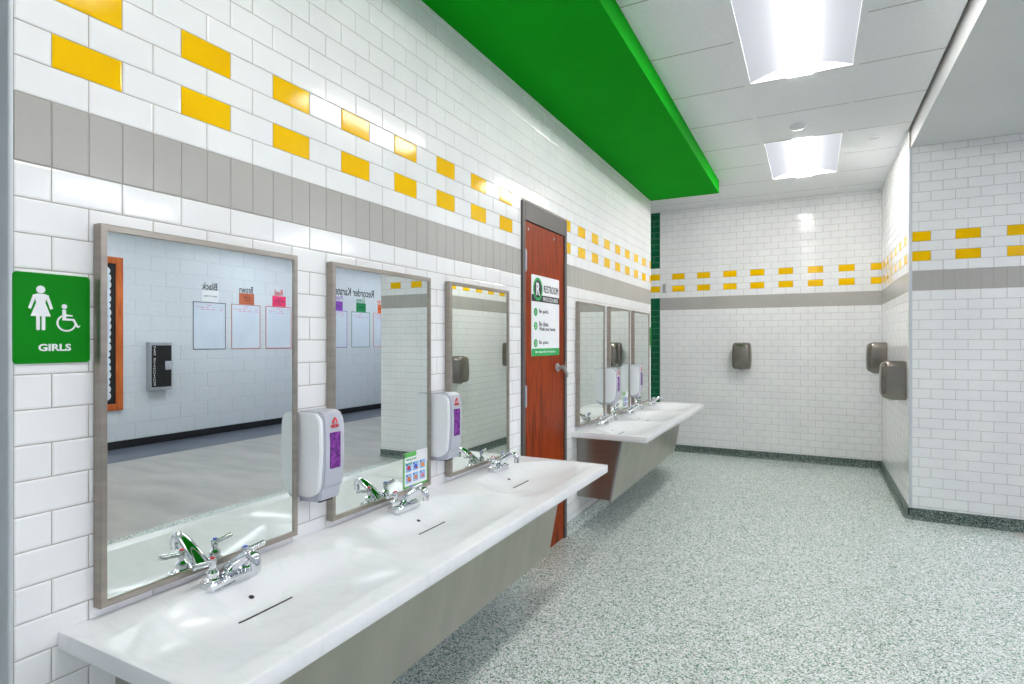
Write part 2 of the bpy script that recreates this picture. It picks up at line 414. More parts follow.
# ceiling: 2 ft panels in a white grid, soffits
gx = [-2.483, -1.873, -1.263, -0.653, -0.045, 0.565, 1.175, 1.785, XR]
gy = [3.975 + 0.61*k for k in range(-12, 7)]
bm = bmesh.new()
box(bm, -2.8, XR+0.1, -3.4, YB+0.2, ZC+0.075, ZC+0.12)
fix = [(1.175, 1.785, y, y+1.22) for y in (-2.125, 0.315, 2.755, 5.195)]
for i in range(len(gx)-1):
    for j in range(len(gy)):
        y0 = gy[j]; y1 = min(y0+0.61, YB)
        if y1 - y0 < 0.03: continue
        cx, cy = (gx[i]+gx[i+1])/2, (y0+y1)/2
        if any(a < cx < b and c < cy < d for a, b, c, d in fix): continue
        box(bm, gx[i]+0.008, gx[i+1]-0.008, y0+0.003, y1-0.003, ZC, ZC+0.011, 1)
for gxx in gx[:-1]: box(bm, gxx-0.012, gxx+0.012, -3.2, YB, ZC-0.0015, ZC+0.004, 2)
for y in gy:
    if any(c+0.1 < y < d_-0.1 for _, _, c, d_ in fix):
        box(bm, -2.6, 1.175, y-0.004, y+0.004, ZC-0.0004, ZC+0.006, 0); box(bm, 1.785, XR, y-0.004, y+0.004, ZC-0.0004, ZC+0.006, 0)
    else: box(bm, -2.6, XR, y-0.004, y+0.004, ZC-0.0004, ZC+0.006, 0)
struct(link('ceiling', bm, ['grout', 'ceiltile', 'gridbar']))
bm = bmesh.new()
box(bm, XP, XH+0.2, YC, 13.2, ZS, ZC+0.08)
struct(link('ceiling', bm, 'ceilpaint'))
bm = bmesh.new(); box(bm, 2.234, XH+0.2, -3.4, YC, ZS, ZC+0.08); bm.faces.ensure_lookup_table(); bm.faces[0].material_index = 1; struct(link('trim_2', bm, ['ceilpaint', 'tile']))  # fascia face made whiter than the soffit to stand for troffer light
bm = bmesh.new(); box(bm, 0.002, 0.705, -1.0, 6.205, 2.903, ZC+0.002); struct(link('trim_1', bm, 'paintgreen'))
bm = bmesh.new(); box(bm, 2.200, 2.224, YC, YB, ZC-0.010, ZC); struct(link('trim_5', bm, 'gridbar'))
bm = bmesh.new(); box(bm, -0.3, XR, YB-0.02, YB, ZC-0.010, ZC); struct(link('trim_6', bm, 'gridbar'))
# corner guards
def guard(name, x, y, sx, sy, z0, z1, Lx, Ly):
    pts = []
    t_, r_ = 0.0025, 0.005
    bm = bmesh.new()
    # an L with a rounded nose, outside corner at (x, y); legs run along sx and sy away from the corner
    a = [(x + sx*Lx, y - sy*t_), (x + sx*r_, y - sy*t_)]
    for k in range(1, 6):
        th = math.radians(90*k/6)
        a.append((x + sx*(r_ - (r_+t_)*math.sin(th)), y + sy*(r_ - (r_+t_)*math.cos(th))))
    a += [(x - sx*t_, y + sy*r_), (x - sx*t_, y + sy*Ly), (x, y + sy*Ly), (x, y), (x + sx*Lx, y)]
    prism(bm, a, 'z', z0, z1)
    return struct(link(name, bm, 'guard', smooth=True))
guard('trim_3', 0.0, WL0-0.003, -1, 1, BASE_H, ZC, 0.045, 0.0055)
guard('trim_4', XR, YC, 1, 1, BASE_H, ZS, 0.020, 0.0055)

# ------------------------------------------------------------------ ceiling lights
def troffer(x, y, z, lens, label, side='side', w_=0.61, l_=1.22):
    t = thing('ceiling_light', label, 'ceiling light', (x, y, z), 'ceiling lights')
    bm = bmesh.new()
    hw, hl = w_/2-0.012, l_/2-0.004
    for a in ((-hw, -hw+0.012, -hl, hl), (hw-0.012, hw, -hl, hl), (-hw, hw, -hl, -hl+0.012), (-hw, hw, hl-0.012, hl)):
        box(bm, a[0], a[1], a[2], a[3], -0.002, 0.06)
    link('frame', bm, 'gridbar', t)
    # curved side diffusers rising from the frame to the lens, closed end plates
    bm = bmesh.new()
    for s in (-1, 1):
        prev = None
        for k in range(9):
            f = k/8; xx = s*(hw-0.012 - f*(hw-0.012-0.075)); zz = 0.004 + 0.05*math.sin(f*math.pi/2)
            cur = [bm.verts.new((xx, -hl+0.012, zz)), bm.verts.new((xx, hl-0.012, zz))]
            if prev: bm.faces.new([prev[0], prev[1], cur[1], cur[0]])
            prev = cur
    link('diffuser', bm, side, t, smooth=True)
    bm = bmesh.new(); box(bm, -0.073, 0.073, -hl+0.013, hl-0.013, -0.010, 0.045, bev=0.004)
    link('lens', bm, lens, t, smooth=True)
    return t
LBL = {0: 'recessed ceiling light panel behind the viewer in the restroom', 1: 'recessed ceiling light panel right above the viewer in the restroom',
       2: 'larger, nearer recessed ceiling light panel at the top of the photo', 3: 'smaller, farther recessed ceiling light panel near the back wall'}
t0 = troffer(1.48, 5.805, ZC, 'lens', LBL[3])
for i, y in enumerate((-1.515, 0.925, 3.365)):
    dup(t0, (1.48, y, ZC), LBL[i])
t0.children[2].data = t0.children[2].data.copy(); t0.children[2].data.materials[0] = M['lens_far']
troffer(-1.5, 6.85, ZC, 'lens_far', 'unseen ceiling light added past the end of the left wall to brighten the back wall', w_=0.61, l_=0.9)  # unseen troffer added to throw more light on the back wall
h0 = troffer(5.0, 0.9, ZS-0.05, 'lens_hall', 'ceiling light over the hallway beside the restroom entrance')
for y, s_ in ((-1.6, 'rear end'), (3.4, 'middle'), (6.2, 'stretch past the tiled pier'), (9.0, 'far stretch')):
    dup(h0, (5.0, y, ZS-0.05), 'ceiling light over the hallway, ' + s_)

# smoke detector and sprinkler cover
bm = bmesh.new(); lathe(bm, (1.454, 4.90, ZC), [(0.055, 0.0), (0.055, -0.012), (0.045, -0.022), (0.022, -0.026), (0.0012, -0.028)][::1])
o = link('smoke_detector', bm, 'white', smooth=True); tag(o, 'round white detector on the ceiling between the two light panels', 'smoke detector')
bm = bmesh.new(); lathe(bm, (1.992, 5.447, ZC), [(0.045, 0.0), (0.045, -0.005), (0.040, -0.008), (0.001, -0.009)])
o = link('sprinkler_cover', bm, 'white', smooth=True); tag(o, 'flat white sprinkler cover disc on the ceiling right of the farther light', 'sprinkler cover')

# ------------------------------------------------------------------ door
d = bpy.data.objects.new('door_1', None); COL.objects.link(d); d.location = (0, (DY0+DY1)/2, 0); struct(d)
cy = (DY0+DY1)/2
FW = 0.038
bm = bmesh.new()
for a in ((DY0, DY0+FW, 0, DZ), (DY1-FW, DY1, 0, DZ), (DY0+FW, DY1-FW, DZ-0.112, DZ)):
    box(bm, -0.12, 0.012, a[0]-cy, a[1]-cy, a[2], a[3], bev=0.002)
link('door_frame', bm, 'doorframe', d)
pn = link('door_panel', B(-0.045, 0.002, DY0+FW+0.003-cy, DY1-FW-0.003-cy, 0.006, DZ-0.115, bev=0.0015), 'wood', d)
for z in (1.875, 1.05, 0.22):
    bm = bmesh.new(); cyl(bm, (0.012, DY0+FW-cy, z-0.06), (0.012, DY0+FW-cy, z+0.06), 0.0085)
    cyl(bm, (0.012, DY0+FW-cy, z-0.068), (0.012, DY0+FW-cy, z+0.068), 0.005)
    box(bm, 0.001, 0.0035, DY0+FW-cy, DY0+FW-cy+0.03, z-0.058, z+0.058)
    link('hinge', bm, 'alu', pn, smooth=True)
bm = bmesh.new()
hy = 3.612-cy
cyl(bm, (0.002, hy, 1.205), (0.014, hy, 1.205), 0.028); cyl(bm, (0.014, hy, 1.205), (0.052, hy, 1.205), 0.012)
for q0, q1, ra, rb in (((0.052, hy-0.012, 1.215), (0.058, hy+0.045, 1.165), 0.014, 0.012), ((0.058, hy+0.045, 1.165), (0.050, hy+0.075, 1.145), 0.012, 0.009)):
    cyl(bm, q0, q1, ra, rb)
link('door_handle', bm, 'alu', pn, smooth=True)
link('latch_plate', B(0.0115, 0.0135, DY1-FW-cy-0.0, DY1-FW-cy+0.012, 1.17, 1.245), 'brass', d)
for yy in (3.165, 3.56):
    bm = bmesh.new(); cyl(bm, (0.002, yy-cy, 2.072), (0.006, yy-cy, 2.072), 0.009); link('screw_cap', bm, 'alu', pn, smooth=True)

# poster on the door
mD = frame_mat((0.0065, 3.208, 1.29), (0, 1, 0), (0, 0, 1))
pw, ph = 0.437, 0.512
t = thing('restroom_poster', 'white restroom rules poster with black band and green footer on the wooden door', 'poster', (0, 0, 0))
bm = bmesh.new(); flat(bm, mD, lambda q: prism(q, rrect(0, pw, 0, ph, 0.012), 'z', -0.004, 0.0)); link('sheet', bm, 'paper', t)
bm = bmesh.new(); flat(bm, mD, lambda q: prism(q, rrect(0, pw, 0, 0.048, 0.012), 'z', 0.0002, 0.0010)); link('footer', bm, 'posterg', t)
bm = bmesh.new(); flat(bm, mD, lambda q: prism(q, [(0, 0.345), (pw, 0.345), (pw, 0.388), (0, 0.388)], 'z', 0.0002, 0.0010)); link('band', bm, 'ink', t)
bm = bmesh.new(); flat(bm, mD, lambda q: (prism(q, circ(0.090, 0.425, 0.070, 32, 0.073), 'z', 0.0010, 0.0016, 0), prism(q, circ(0.090, 0.425, 0.053, 32, 0.056), 'z', 0.0016, 0.0022, 1)))
text_into(bm, 'R', mD, 0.1, 0.090, 0.425, 0.056, 0.080, mi=2, z=0.0030, bold=0.003); link('emblem', bm, ['posterg', 'ink', 'paper'], t)
for k, v in enumerate((0.278, 0.190, 0.082)):
    bm = bmesh.new()
    flat(bm, mD, lambda q: prism(q, circ(0.058, v, 0.026, 20, 0.026), 'z', 0.0004, 0.0010, 0))
    text_into(bm, str(k+1), mD, 0.04, 0.058, v, None, None, mi=1, z=0.0014)
    link('number_badge', bm, ['posterg', 'paper'], t)
bm = bmesh.new()
text_into(bm, 'RESTROOM', mD, 0.05, 0.300, 0.432, 0.235, 0.048, z=0.0010); link('lettering', bm, 'ink', t)
for s_, v in (('Be quick.', 0.283), ('Be clean.', 0.205), ('Wash your hands.', 0.170), ('Be quiet.', 0.084)):
    bm = bmesh.new()
    text_into(bm, s_, mD, 0.036, 0.112, v, (0.26 if 'Wash' in s_ else 0.145), 0.030, z=0.0006, center=False)
    link('lettering', bm, 'ink', t)
bm = bmesh.new()
text_into(bm, 'PROCEDURES', mD, 0.04, 0.290, 0.366, 0.24, 0.026, z=0.0014)
o = link('lettering', bm, 'paper', t); o['label'] = 'white lettering on the black band'
bm = bmesh.new()
text_into(bm, 'Be respectful of everyone.', mD, 0.03, 0.215, 0.025, 0.32, 0.020, z=0.0012)
o = link('lettering', bm, 'paper', t); o['label'] = 'white lettering on the green footer'

# ------------------------------------------------------------------ GIRLS sign
SY0, SY1, SZ0, SZ1 = 0.603, 0.753, 1.335, 1.538
mS = frame_mat((0.0055, SY0, SZ0), (0, 1, 0), (0, 0, 1)); sw, sh = SY1-SY0, SZ1-SZ0
def sign_plate(mtx, w_, h_, parent):
    bm = bmesh.new(); flat(bm, mtx, lambda q: prism(q, rrect(0, w_, 0, h_, 0.008), 'z', -0.005, 0.0)); return link('plate', bm, 'signgreen', parent)
t = thing('restroom_sign', 'green sign with white woman and wheelchair symbols reading GIRLS, left of the first mirror', 'sign')
sign_plate(mS, sw, sh, t)
def woman(q):
    cx = 0.0505
    prism(q, circ(cx, 0.166, 0.0085), 'z', 0, 0.0012)
    prism(q, [(cx-0.012, 0.154), (cx-0.007, 0.1565), (cx+0.007, 0.1565), (cx+0.012, 0.154), (cx+0.0085, 0.136), (cx+0.019, 0.106), (cx-0.019, 0.106), (cx-0.0085, 0.136)], 'z', 0, 0.0012)
    for s in (-1, 1):
        a = [(cx+s*0.010, 0.155), (cx+s*0.0145, 0.1535), (cx+s*0.0235, 0.124), (cx+s*0.0185, 0.1215), (cx+s*0.011, 0.144)]
        prism(q, a, 'z', 0, 0.0011)
        prism(q, [(cx+s*0.0018, 0.107), (cx+s*0.0085, 0.107), (cx+s*0.0085, 0.076), (cx+s*0.0070, 0.0745), (cx+s*0.0032, 0.0745), (cx+s*0.0018, 0.076)], 'z', 0, 0.0011)
def chair(q):
    cx, cv = 0.101, 0.092
    prism(q, circ(0.0965, 0.130, 0.0055), 'z', 0, 0.0012)
    # wheel: open ring
    R1, R2 = 0.020, 0.0165
    pts = [(cx + R1*math.cos(math.radians(a)), cv + R1*math.sin(math.radians(a))) for a in range(120, 366, 8)]
    pts += [(cx + R2*math.cos(math.radians(a)), cv + R2*math.sin(math.radians(a))) for a in range(364, 118, -8)]
    prism(q, pts, 'z', 0, 0.0011)
    prism(q, [(0.0925, 0.123), (0.0995, 0.123), (0.1000, 0.112), (0.1130, 0.1105), (0.1130, 0.1075), (0.1000, 0.1075), (0.1000, 0.1025), (0.1165, 0.1020), (0.1245, 0.0855), (0.1290, 0.0870), (0.1275, 0.0825), (0.1225, 0.0810), (0.1135, 0.0975), (0.0925, 0.0980)], 'z', 0, 0.0012)
bm = bmesh.new(); flat(bm, mS, woman); link('woman_symbol', bm, 'white', t)
bm = bmesh.new(); flat(bm, mS, chair); link('wheelchair_symbol', bm, 'white', t)
bm = bmesh.new(); text_into(bm, 'GIRLS', mS, 0.02, sw/2+0.003, 0.0355, 0.064, 0.0165, z=0.0004, bold=0.0006); link('lettering', bm, 'white', t)
bm = bmesh.new()
def braille(q):
    for ci in range(8):
        for (a, b) in ((0, 0), (1, 1), (0, 2), (1, 0))[: 2 + ci % 3]:
            prism(q, circ(0.058 + ci*0.0048 + a*0.0018, 0.014 + b*0.0018, 0.0006, 8), 'z', 0, 0.0008)
flat(bm, mS, braille); link('braille', bm, 'signgreen', t)
# second green sign at the far end of the same wall
t = thing('wall_sign', 'small green sign at the far end of the left wall beside the last mirror', 'sign')
sign_plate(frame_mat((0.0055, 6.115, 1.335), (0, 1, 0), (0, 0, 1)), 0.098, 0.203, t)

# ------------------------------------------------------------------ mirrors
MW, MZ0, MZ1, MD = 0.597, 0.742, 1.668, 0.032
t = thing('mirror', 'leftmost steel framed mirror, next to the green GIRLS sign', 'mirror', (0.001, 0.762+MW/2, MZ0), 'steel framed mirrors')
bm = bmesh.new()
hh = MZ1-MZ0; fw = 0.017; hw = MW/2
# mitred frame: outer rim, sloped inner lip
def ring(i, x): return [bm.verts.new((x, -hw+i, i)), bm.verts.new((x, hw-i, i)), bm.verts.new((x, hw-i, hh-i)), bm.verts.new((x, -hw+i, hh-i))]
rs = [ring(0.002, 0), ring(0.0, 0.002), ring(0.0, MD-0.002), ring(0.002, MD), ring(fw-0.002, MD), ring(fw, MD-0.003), ring(fw, 0.020), ring(fw, 0.0)]
for a, b in zip(rs, rs[1:]):
    for k in range(4): bm.faces.new([a[k], a[(k+1) % 4], b[(k+1) % 4], b[k]])
for k in range(4): bm.faces.new([rs[-1][k], rs[-1][(k+1) % 4], rs[0][(k+1) % 4], rs[0][k]])
bmesh.ops.recalc_face_normals(bm, faces=bm.faces)
link('frame', bm, 'frame', t)
link('glass', B(0.002, 0.026, -hw+fw-0.001, hw-fw+0.001, fw-0.001, hh-fw+0.001), 'glass', t)
mir0 = t
for y, lb in ((1.514, 'second steel framed mirror from the left, with a handwashing notice stuck in its corner'),
              (2.265, 'third steel framed mirror, nearest the left side of the wooden door'),
              (3.967, 'steel framed mirror just right of the wooden door'),
              (4.703, 'middle steel framed mirror above the far counter'),
              (5.443, 'farthest steel framed mirror, at the end of the left wall')):
    r_ = dup(t, (0.001, y+MW/2, MZ0 + (0.010 if y > 3 else 0)), lb)
    if lb.startswith('third'): r_.location.x = 0.0035; r_.rotation_euler = (0, -0.0026, 0)   # hangs a touch out of plumb

# handwashing notices on mirrors
def notice(y, z, label, h_=0.150, w_=0.170):
    mN = frame_mat((0.0285, y, z), (0, 1, 0), (0, 0, 1))
    t = thing('handwashing_notice', label, 'notice', (0, 0, 0), 'handwashing notices')
    bm = bmesh.new(); flat(bm, mN, lambda q: prism(q, [(0, 0), (w_, 0), (w_, h_), (0, h_)], 'z', -0.0012, 0)); link('sheet', bm, 'paper', t)
    bm = bmesh.new()
    def bord(q):
        b = 0.008
        for a in ((0, b, 0, h_), (w_-0.005, w_, 0, h_*0.6), (0, w_, 0, b), (0, w_*0.52, h_-0.020, h_)): box(q, a[0], a[1], a[2], a[3], 0.0001, 0.0008)
    flat(bm, mN, bord); link('border', bm, 'limegreen', t)
    bm = bmesh.new()
    def pics(q):
        cs = [3, 2, 4, 1, 0, 3]
        for i in range(3):
            for j in range(2):
                cx, cv = 0.036 + i*0.048, 0.040 + j*0.046
                prism(q, rrect(cx-0.020, cx+0.020, cv-0.019, cv+0.019, 0.006), 'z', 0.0001, 0.0005, 2)
                prism(q, circ(cx, cv-0.002, 0.011, 14, 0.010), 'z', 0.0006, 0.0010, (0, 0, 4, 3, 1, 0)[i+3*j])
                prism(q, circ(cx-0.013, cv+0.013, 0.005, 10), 'z', 0.0006, 0.0010, (5, 1, 5)[i])
                prism(q, rrect(cx-0.002, cx+0.014, cv-0.012, cv-0.006, 0.002), 'z', 0.0011, 0.0014, (3, 4, 0, 1, 3, 0)[i+3*j])
    flat(bm, mN, pics); link('pictures', bm, ['skin', 'blue', 'lightblue', 'red', 'pink', 'blue'], t)
    bm = bmesh.new()
    text_into(bm, 'Wash your', mN, 0.02, 0.016, h_-0.031, 0.075, 0.011, z=0.0006, center=False)
    text_into(bm, 'hands', mN, 0.02, 0.016, h_-0.046, 0.045, 0.010, z=0.0006, center=False)
    link('lettering', bm, 'posterg', t)
    return t
notice(1.918, 0.762, 'colourful handwashing notice with green border stuck on the second mirror from the left')
notice(5.08, 0.765, 'handwashing notice stuck low on the middle mirror above the far counter')

# ------------------------------------------------------------------ sink counters
BAY = 0.766
def smooth(t): t = max(0.0, min(1.0, t)); return t*t*(3-2*t)
def basin(x, v):
    """v: distance along the wall from the basin centre; returns depth below the counter top"""
    if not (0.102 < x < 0.502): return 0.0
    hwid = 0.25 + 0.125*smooth((x-0.09)/0.22)
    a = abs(v)/hwid
    if a >= 1: return 0.0
    back = math.sin(math.pi/2*max(0, min(1, (x-0.102)/0.140)))
    front = math.cos(math.pi/2*max(0, min(1, (x-0.240)/0.262)))
    side = math.sin(math.pi/2*min(1, (1-a)/0.85))
    return 0.052*back*front*side
def counter(y0, y1, ztop, depth, centres, label, e=0.085, zb=0.226):
    t = thing('sink_counter', label, 'sink counter', (0, y0, 0))
    L_ = y1-y0
    nx, ny = 64, 240
    bm = bmesh.new()
    g_ = [[None]*(ny+1) for _ in range(nx+1)]
    er = 0.004
    for i in range(nx+1):
        x = 0.0015 + (depth-0.0015)*i/nx
        for j in range(ny+1):
            y = L_*j/ny
            z = ztop - max(basin(x, y+y0-c) for c in centres)
            g_[i][j] = bm.verts.new((x, y, z))
    for i in range(nx):
        for j in range(ny): bm.faces.new([g_[i][j], g_[i+1][j], g_[i+1][j+1], g_[i][j+1]])
    # rounded edge then skirt on the four sides
    loop = [g_[i][0] for i in range(nx+1)] + [g_[nx][j] for j in range(1, ny+1)] + [g_[i][ny] for i in range(nx-1, -1, -1)] + [g_[0][j] for j in range(ny-1, 0, -1)]
    thick = 0.042
    def off(v, o_, z):
        x, y = v.co.x, v.co.y
        if x > depth-1e-5: x += o_
        if y < 1e-5: y -= o_
        if y > L_-1e-5: y += o_
        return bm.verts.new((x, y, z))
    prev = loop
    for o_, z in ((er*0.7, ztop-er*0.3), (er, ztop-er), (er, ztop-thick+er), (er*0.7, ztop-thick+er*0.3), (0, ztop-thick), ):
        cur = [off(v, o_, z) for v in loop]
        for k in range(len(loop)):
            q = (k+1) % len(loop); bm.faces.new([prev[k], prev[q], cur[q], cur[k]])
        prev = cur
    # underside follows the bowls where they hang below the slab
    h_ = [[None]*(ny+1) for _ in range(nx+1)]
    idx = [(i, 0) for i in range(nx+1)] + [(nx, j) for j in range(1, ny+1)] + [(i, ny) for i in range(nx-1, -1, -1)] + [(0, j) for j in range(ny-1, 0, -1)]
    for (i, j), v in zip(idx, prev): h_[i][j] = v
    for i in range(1, nx):
        for j in range(1, ny):
            c_ = g_[i][j].co; h_[i][j] = bm.verts.new((c_.x, c_.y, min(ztop-thick, c_.z-0.012)))
    for i in range(nx):
        for j in range(ny): bm.faces.new([h_[i][j], h_[i][j+1], h_[i+1][j+1], h_[i+1][j]])
    bmesh.ops.recalc_face_normals(bm, faces=bm.faces)
    link('countertop', bm, 'solid', t, smooth=True)
    # steel apron: front panel leaning in toward the bottom, end panels
    zt = ztop-thick+0.001
    xt, xb = 0.352, 0.268
    bm = bmesh.new()
    prism(bm, [(xt, zt-0.004), (xb, zb), (xb-0.030, zb), (xb-0.030, zb+0.0025), (xb-0.002, zb+0.0025), (xt-0.0025, zt-0.004)], 'y', e, L_-e)
    link('front_panel', bm, 'apron', t)
    for k, yy in enumerate((e+0.004, L_-e-0.006)):
        bm = bmesh.new()
        prism(bm, [(0.002, zt), (xt-0.030, zt-0.018), (xt-0.006, zt-0.018), (xb-0.004, zb+0.008), (0.002, zb+0.012)], 'y', yy, yy+0.002)
        # bright folded lip along the slanting edge
        prism(bm, [(xt-0.003, zt-0.008), (xt-0.016, zt-0.008), (xb-0.014, zb+0.004), (xb-0.001, zb+0.004)], 'y', yy-0.0075, yy+0.004, 1)
        cyl(bm, (0.17, yy-0.003, zt-0.045), (0.17, yy+0.004, zt-0.045), 0.005)
        link('end_panel', bm, ['steel', 'alu'], t, smooth=True)
    for c in centres:
        yy = c-y0
        # drain slot in the valley and overflow hole on the back slope
        bm = bmesh.new(); xs = 0.243
        n_ = 10
        prev = None
        ya, yb = yy-0.090, yy+0.080
        top = []
        for k in range(n_+1):
            y = ya+(yb-ya)*k/n_
            z = ztop-basin(xs, y+y0-c)+0.0012
            z1 = ztop-basin(xs+0.005, y+y0-c)+0.0012
            cur = [bm.verts.new((xs-0.0005, y, z-0.006)), bm.verts.new((xs-0.0005, y, z)), bm.verts.new((xs+0.0055, y, z1)), bm.verts.new((xs+0.0055, y, z1-0.006))]
            if prev:
                for q in range(4): bm.faces.new([prev[q], prev[(q+1) % 4], cur[(q+1) % 4], cur[q]])
            else: bm.faces.new(cur)
            prev = cur
        bm.faces.new(prev[::-1]); bmesh.ops.recalc_face_normals(bm, faces=bm.faces)
        link('drain_slot', bm, 'dark', t)
        bm = bmesh.new(); xh = 0.172
        z = ztop-basin(xh, 0); dzdx = (basin(xh+0.01, 0)-basin(xh-0.01, 0))/0.02
        nrm = Vector((dzdx, 0, 1)).normalized()
        p = Vector((xh, yy+0.005, z))
        cyl(bm, p-nrm*0.004, p+nrm*0.0008, 0.0085, n=20, mi=0); cyl(bm, p-nrm*0.004, p+nrm*0.0012, 0.0068, n=20, mi=1)
        link('overflow_hole', bm, ['chrome', 'dark'], t, smooth=True)
    return t
C1, C2 = 0.715, 0.727
cen1 = [1.066, 1.826, 2.590]
cen2 = [4.31, 5.076, 5.842]
counter(0.693, 2.995, C1, 0.560, cen1, 'white sink counter with three shallow basins in the foreground, left of the wooden door', 0.115, 0.216)
counter(3.905, 6.235, C2, 0.545, cen2, 'white sink counter with three shallow basins farther away, right of the wooden door')

# ------------------------------------------------------------------ faucets
def faucet(loc, label):
    t = thing('faucet', label, 'faucet', loc, 'chrome faucets')
    bm = bmesh.new()
    prism(bm, rrect(-0.025, 0.030, -0.077, 0.077, 0.012), 'z', 0.0005, 0.018)
    bmesh.ops.bevel(bm, geom=[e for e in bm.edges if min(v.co.z for v in e.verts) > 0.017], offset=0.003, segments=2, affect='EDGES')
    link('base', bm, 'chrome', t, smooth=True)
    # spout: rises from a wide root and arches over the basin
    bm = bmesh.new()
    pts, rad = [], []
    for k in range(9):
        f = k/8
        pts.append(Vector((-0.012 + 0.094*f, 0, 0.016 + 0.070*f + 0.006*math.sin(f*math.pi)))); rad.append((0.026 - 0.010*f, 0.020 - 0.0075*f))
    for k in range(1, 8):
        f = k/7
        pts.append(Vector((0.082 + 0.028*math.sin(f*math.pi/2), 0, 0.086 + 0.006*math.sin(f*math.pi) - 0.026*f**2))); rad.append((0.0160 - 0.002*f, 0.0125))
    sweep(bm, pts, rad, 18)
    link('spout', bm, 'chrome', t, smooth=True)
    bm = bmesh.new(); cyl(bm, (0.109, 0, 0.062), (0.110, 0, 0.047), 0.0125)
    link('aerator', bm, 'chrome', t, smooth=True)
    for s, cm in ((-1, 'red'), (1, 'blue')):
        bm = bmesh.new()
        lathe(bm, (0, s*0.051, 0.017), [(0.021, 0), (0.021, 0.006), (0.015, 0.010), (0.0165, 0.018), (0.0165, 0.024), (0.011, 0.029), (0.0075, 0.032), (0.0075, 0.038), (0.0095, 0.041), (0.0105, 0.058), (0.0095, 0.061), (0.001, 0.062)])
        h = link('handle', bm, 'chrome', t, smooth=True)
        bm = bmesh.new()
        a = Vector((0.001, s*0.055, 0.067)); b = Vector((0.006, s*0.108, 0.073))
        cyl(bm, a, b, 0.0070, 0.0085); cyl(bm, b, b+(b-a).normalized()*0.004, 0.0085, 0.0050)
        link('lever', bm, 'chrome', h, smooth=True)
        bm = bmesh.new(); lathe(bm, (0, s*0.051, 0.0785), [(0.0062, 0), (0.0062, 0.0018), (0.001, 0.0028)]); link('cap', bm, cm, h, smooth=True)
    return t
f0 = faucet((0.095, cen1[0]-0.006, C1), 'chrome two-handle faucet at the nearest basin, under the leftmost mirror')
for loc, lb in (((0.095, cen1[1]+0.010, C1), 'chrome two-handle faucet at the middle basin of the near counter'),
                ((0.095, cen1[2]+0.026, C1), 'chrome two-handle faucet at the far basin of the near counter, close to the door'),
                ((0.095, cen2[0], C2), 'chrome two-handle faucet at the nearest basin of the far counter'),
                ((0.095, cen2[1], C2), 'chrome two-handle faucet at the middle basin of the far counter'),
                ((0.095, cen2[2]+0.02, C2), 'chrome two-handle faucet at the last basin of the far counter, by the green tiles')):
    dup(f0, loc, lb)

# ------------------------------------------------------------------ soap dispensers
def dispenser(loc, label):
    t = thing('soap_dispenser', label, 'soap dispenser', loc, 'soap dispensers')   # origin: wall, centre, bottom
    Hh = 0.302
    bm = bmesh.new(); prism(bm, rrect(-0.052, 0.052, 0.010, Hh-0.006, 0.014), 'x', 0.001, 0.012); link('back_plate', bm, 'greyplastic', t, smooth=True)
    # grey middle body, tall, curved front
    bm = bmesh.new()
    prof = [(0.010, 0.0), (0.080, 0.0), (0.098, 0.006), (0.106, 0.022), (0.108, 0.045), (0.118, 0.055), (0.124, 0.12), (0.125, 0.20), (0.121, 0.27), (0.112, 0.294), (0.095, Hh), (0.010, Hh)]
    prism(bm, prof, 'y', -0.044, 0.048)
    bmesh.ops.bevel(bm, geom=[e for e in bm.edges if abs(e.verts[0].co.y-e.verts[1].co.y) < 1e-6 and min(v.co.x for v in e.verts) > 0.05], offset=0.006, segments=3, affect='EDGES')
    link('front_cover', bm, 'greyplastic', t, smooth=True)
    # white side cheeks, broad rounded panels
    for s in (-1, 1):
        bm = bmesh.new()
        y0_, y1_ = ((-0.058, -0.044) if s < 0 else (0.046, 0.053))
        pts = [(0.006, 0.018), (0.055, 0.018)]
        pts += [(0.055+0.056*math.sin(math.radians(a)), 0.066-0.048*math.cos(math.radians(a))) for a in range(10, 91, 10)]
        pts += [(0.116, 0.12), (0.119, 0.18), (0.117, 0.250)]
        pts += [(0.077+0.039*math.cos(math.radians(a)), 0.260+0.039*math.sin(math.radians(a))) for a in range(0, 91, 15)]
        pts += [(0.006, 0.299)]
        prism(bm, pts, 'y', y0_, y1_)
        bmesh.ops.bevel(bm, geom=[e for e in bm.edges if abs(e.verts[0].co.y-e.verts[1].co.y) < 1e-6 and abs(e.verts[0].co.y-(y0_ if s < 0 else y1_)) < 1e-5], offset=0.003, segments=2, affect='EDGES')
        link('side_cover', bm, 'white', t, smooth=True)
    bm = bmesh.new(); prism(bm, rrect(-0.020, 0.026, 0.112, 0.232, 0.004), 'x', 0.119, 0.1268); link('window', bm, 'purple', t, smooth=True)
    # red emblem and word
    mE = frame_mat((0.1245, 0.003, 0.256), (0, 1, 0), (0, 0, 1))
    bm = bmesh.new()
    flat(bm, mE, lambda q: (prism(q, [(-0.012, 0.006), (0.012, 0.006), (0.009, 0.016), (0, 0.026), (-0.009, 0.016)][::1], 'z', -0.002, 0.0006, 0),
                            prism(q, [(-0.003, 0.006), (0.003, 0.006), (0.003, 0.014), (0, 0.018), (-0.003, 0.014)], 'z', 0.0006, 0.0010, 1)))
    text_into(bm, 'HELIX', mE, 0.012, 0.0, -0.003, 0.036, 0.010, mi=0, z=0.0002, depth=0.0012)
    link('emblem', bm, ['red', 'greyplastic'], t)
    bm = bmesh.new(); prism(bm, rrect(-0.028, 0.032, -0.004, 0.003, 0.002), 'x', 0.045, 0.085); link('nozzle', bm, 'dark', t)
    return t
DZ0 = 0.848
s0 = dispenser((0, 1.430, DZ0), 'white soap dispenser with purple window, between the first and second mirrors from the left')
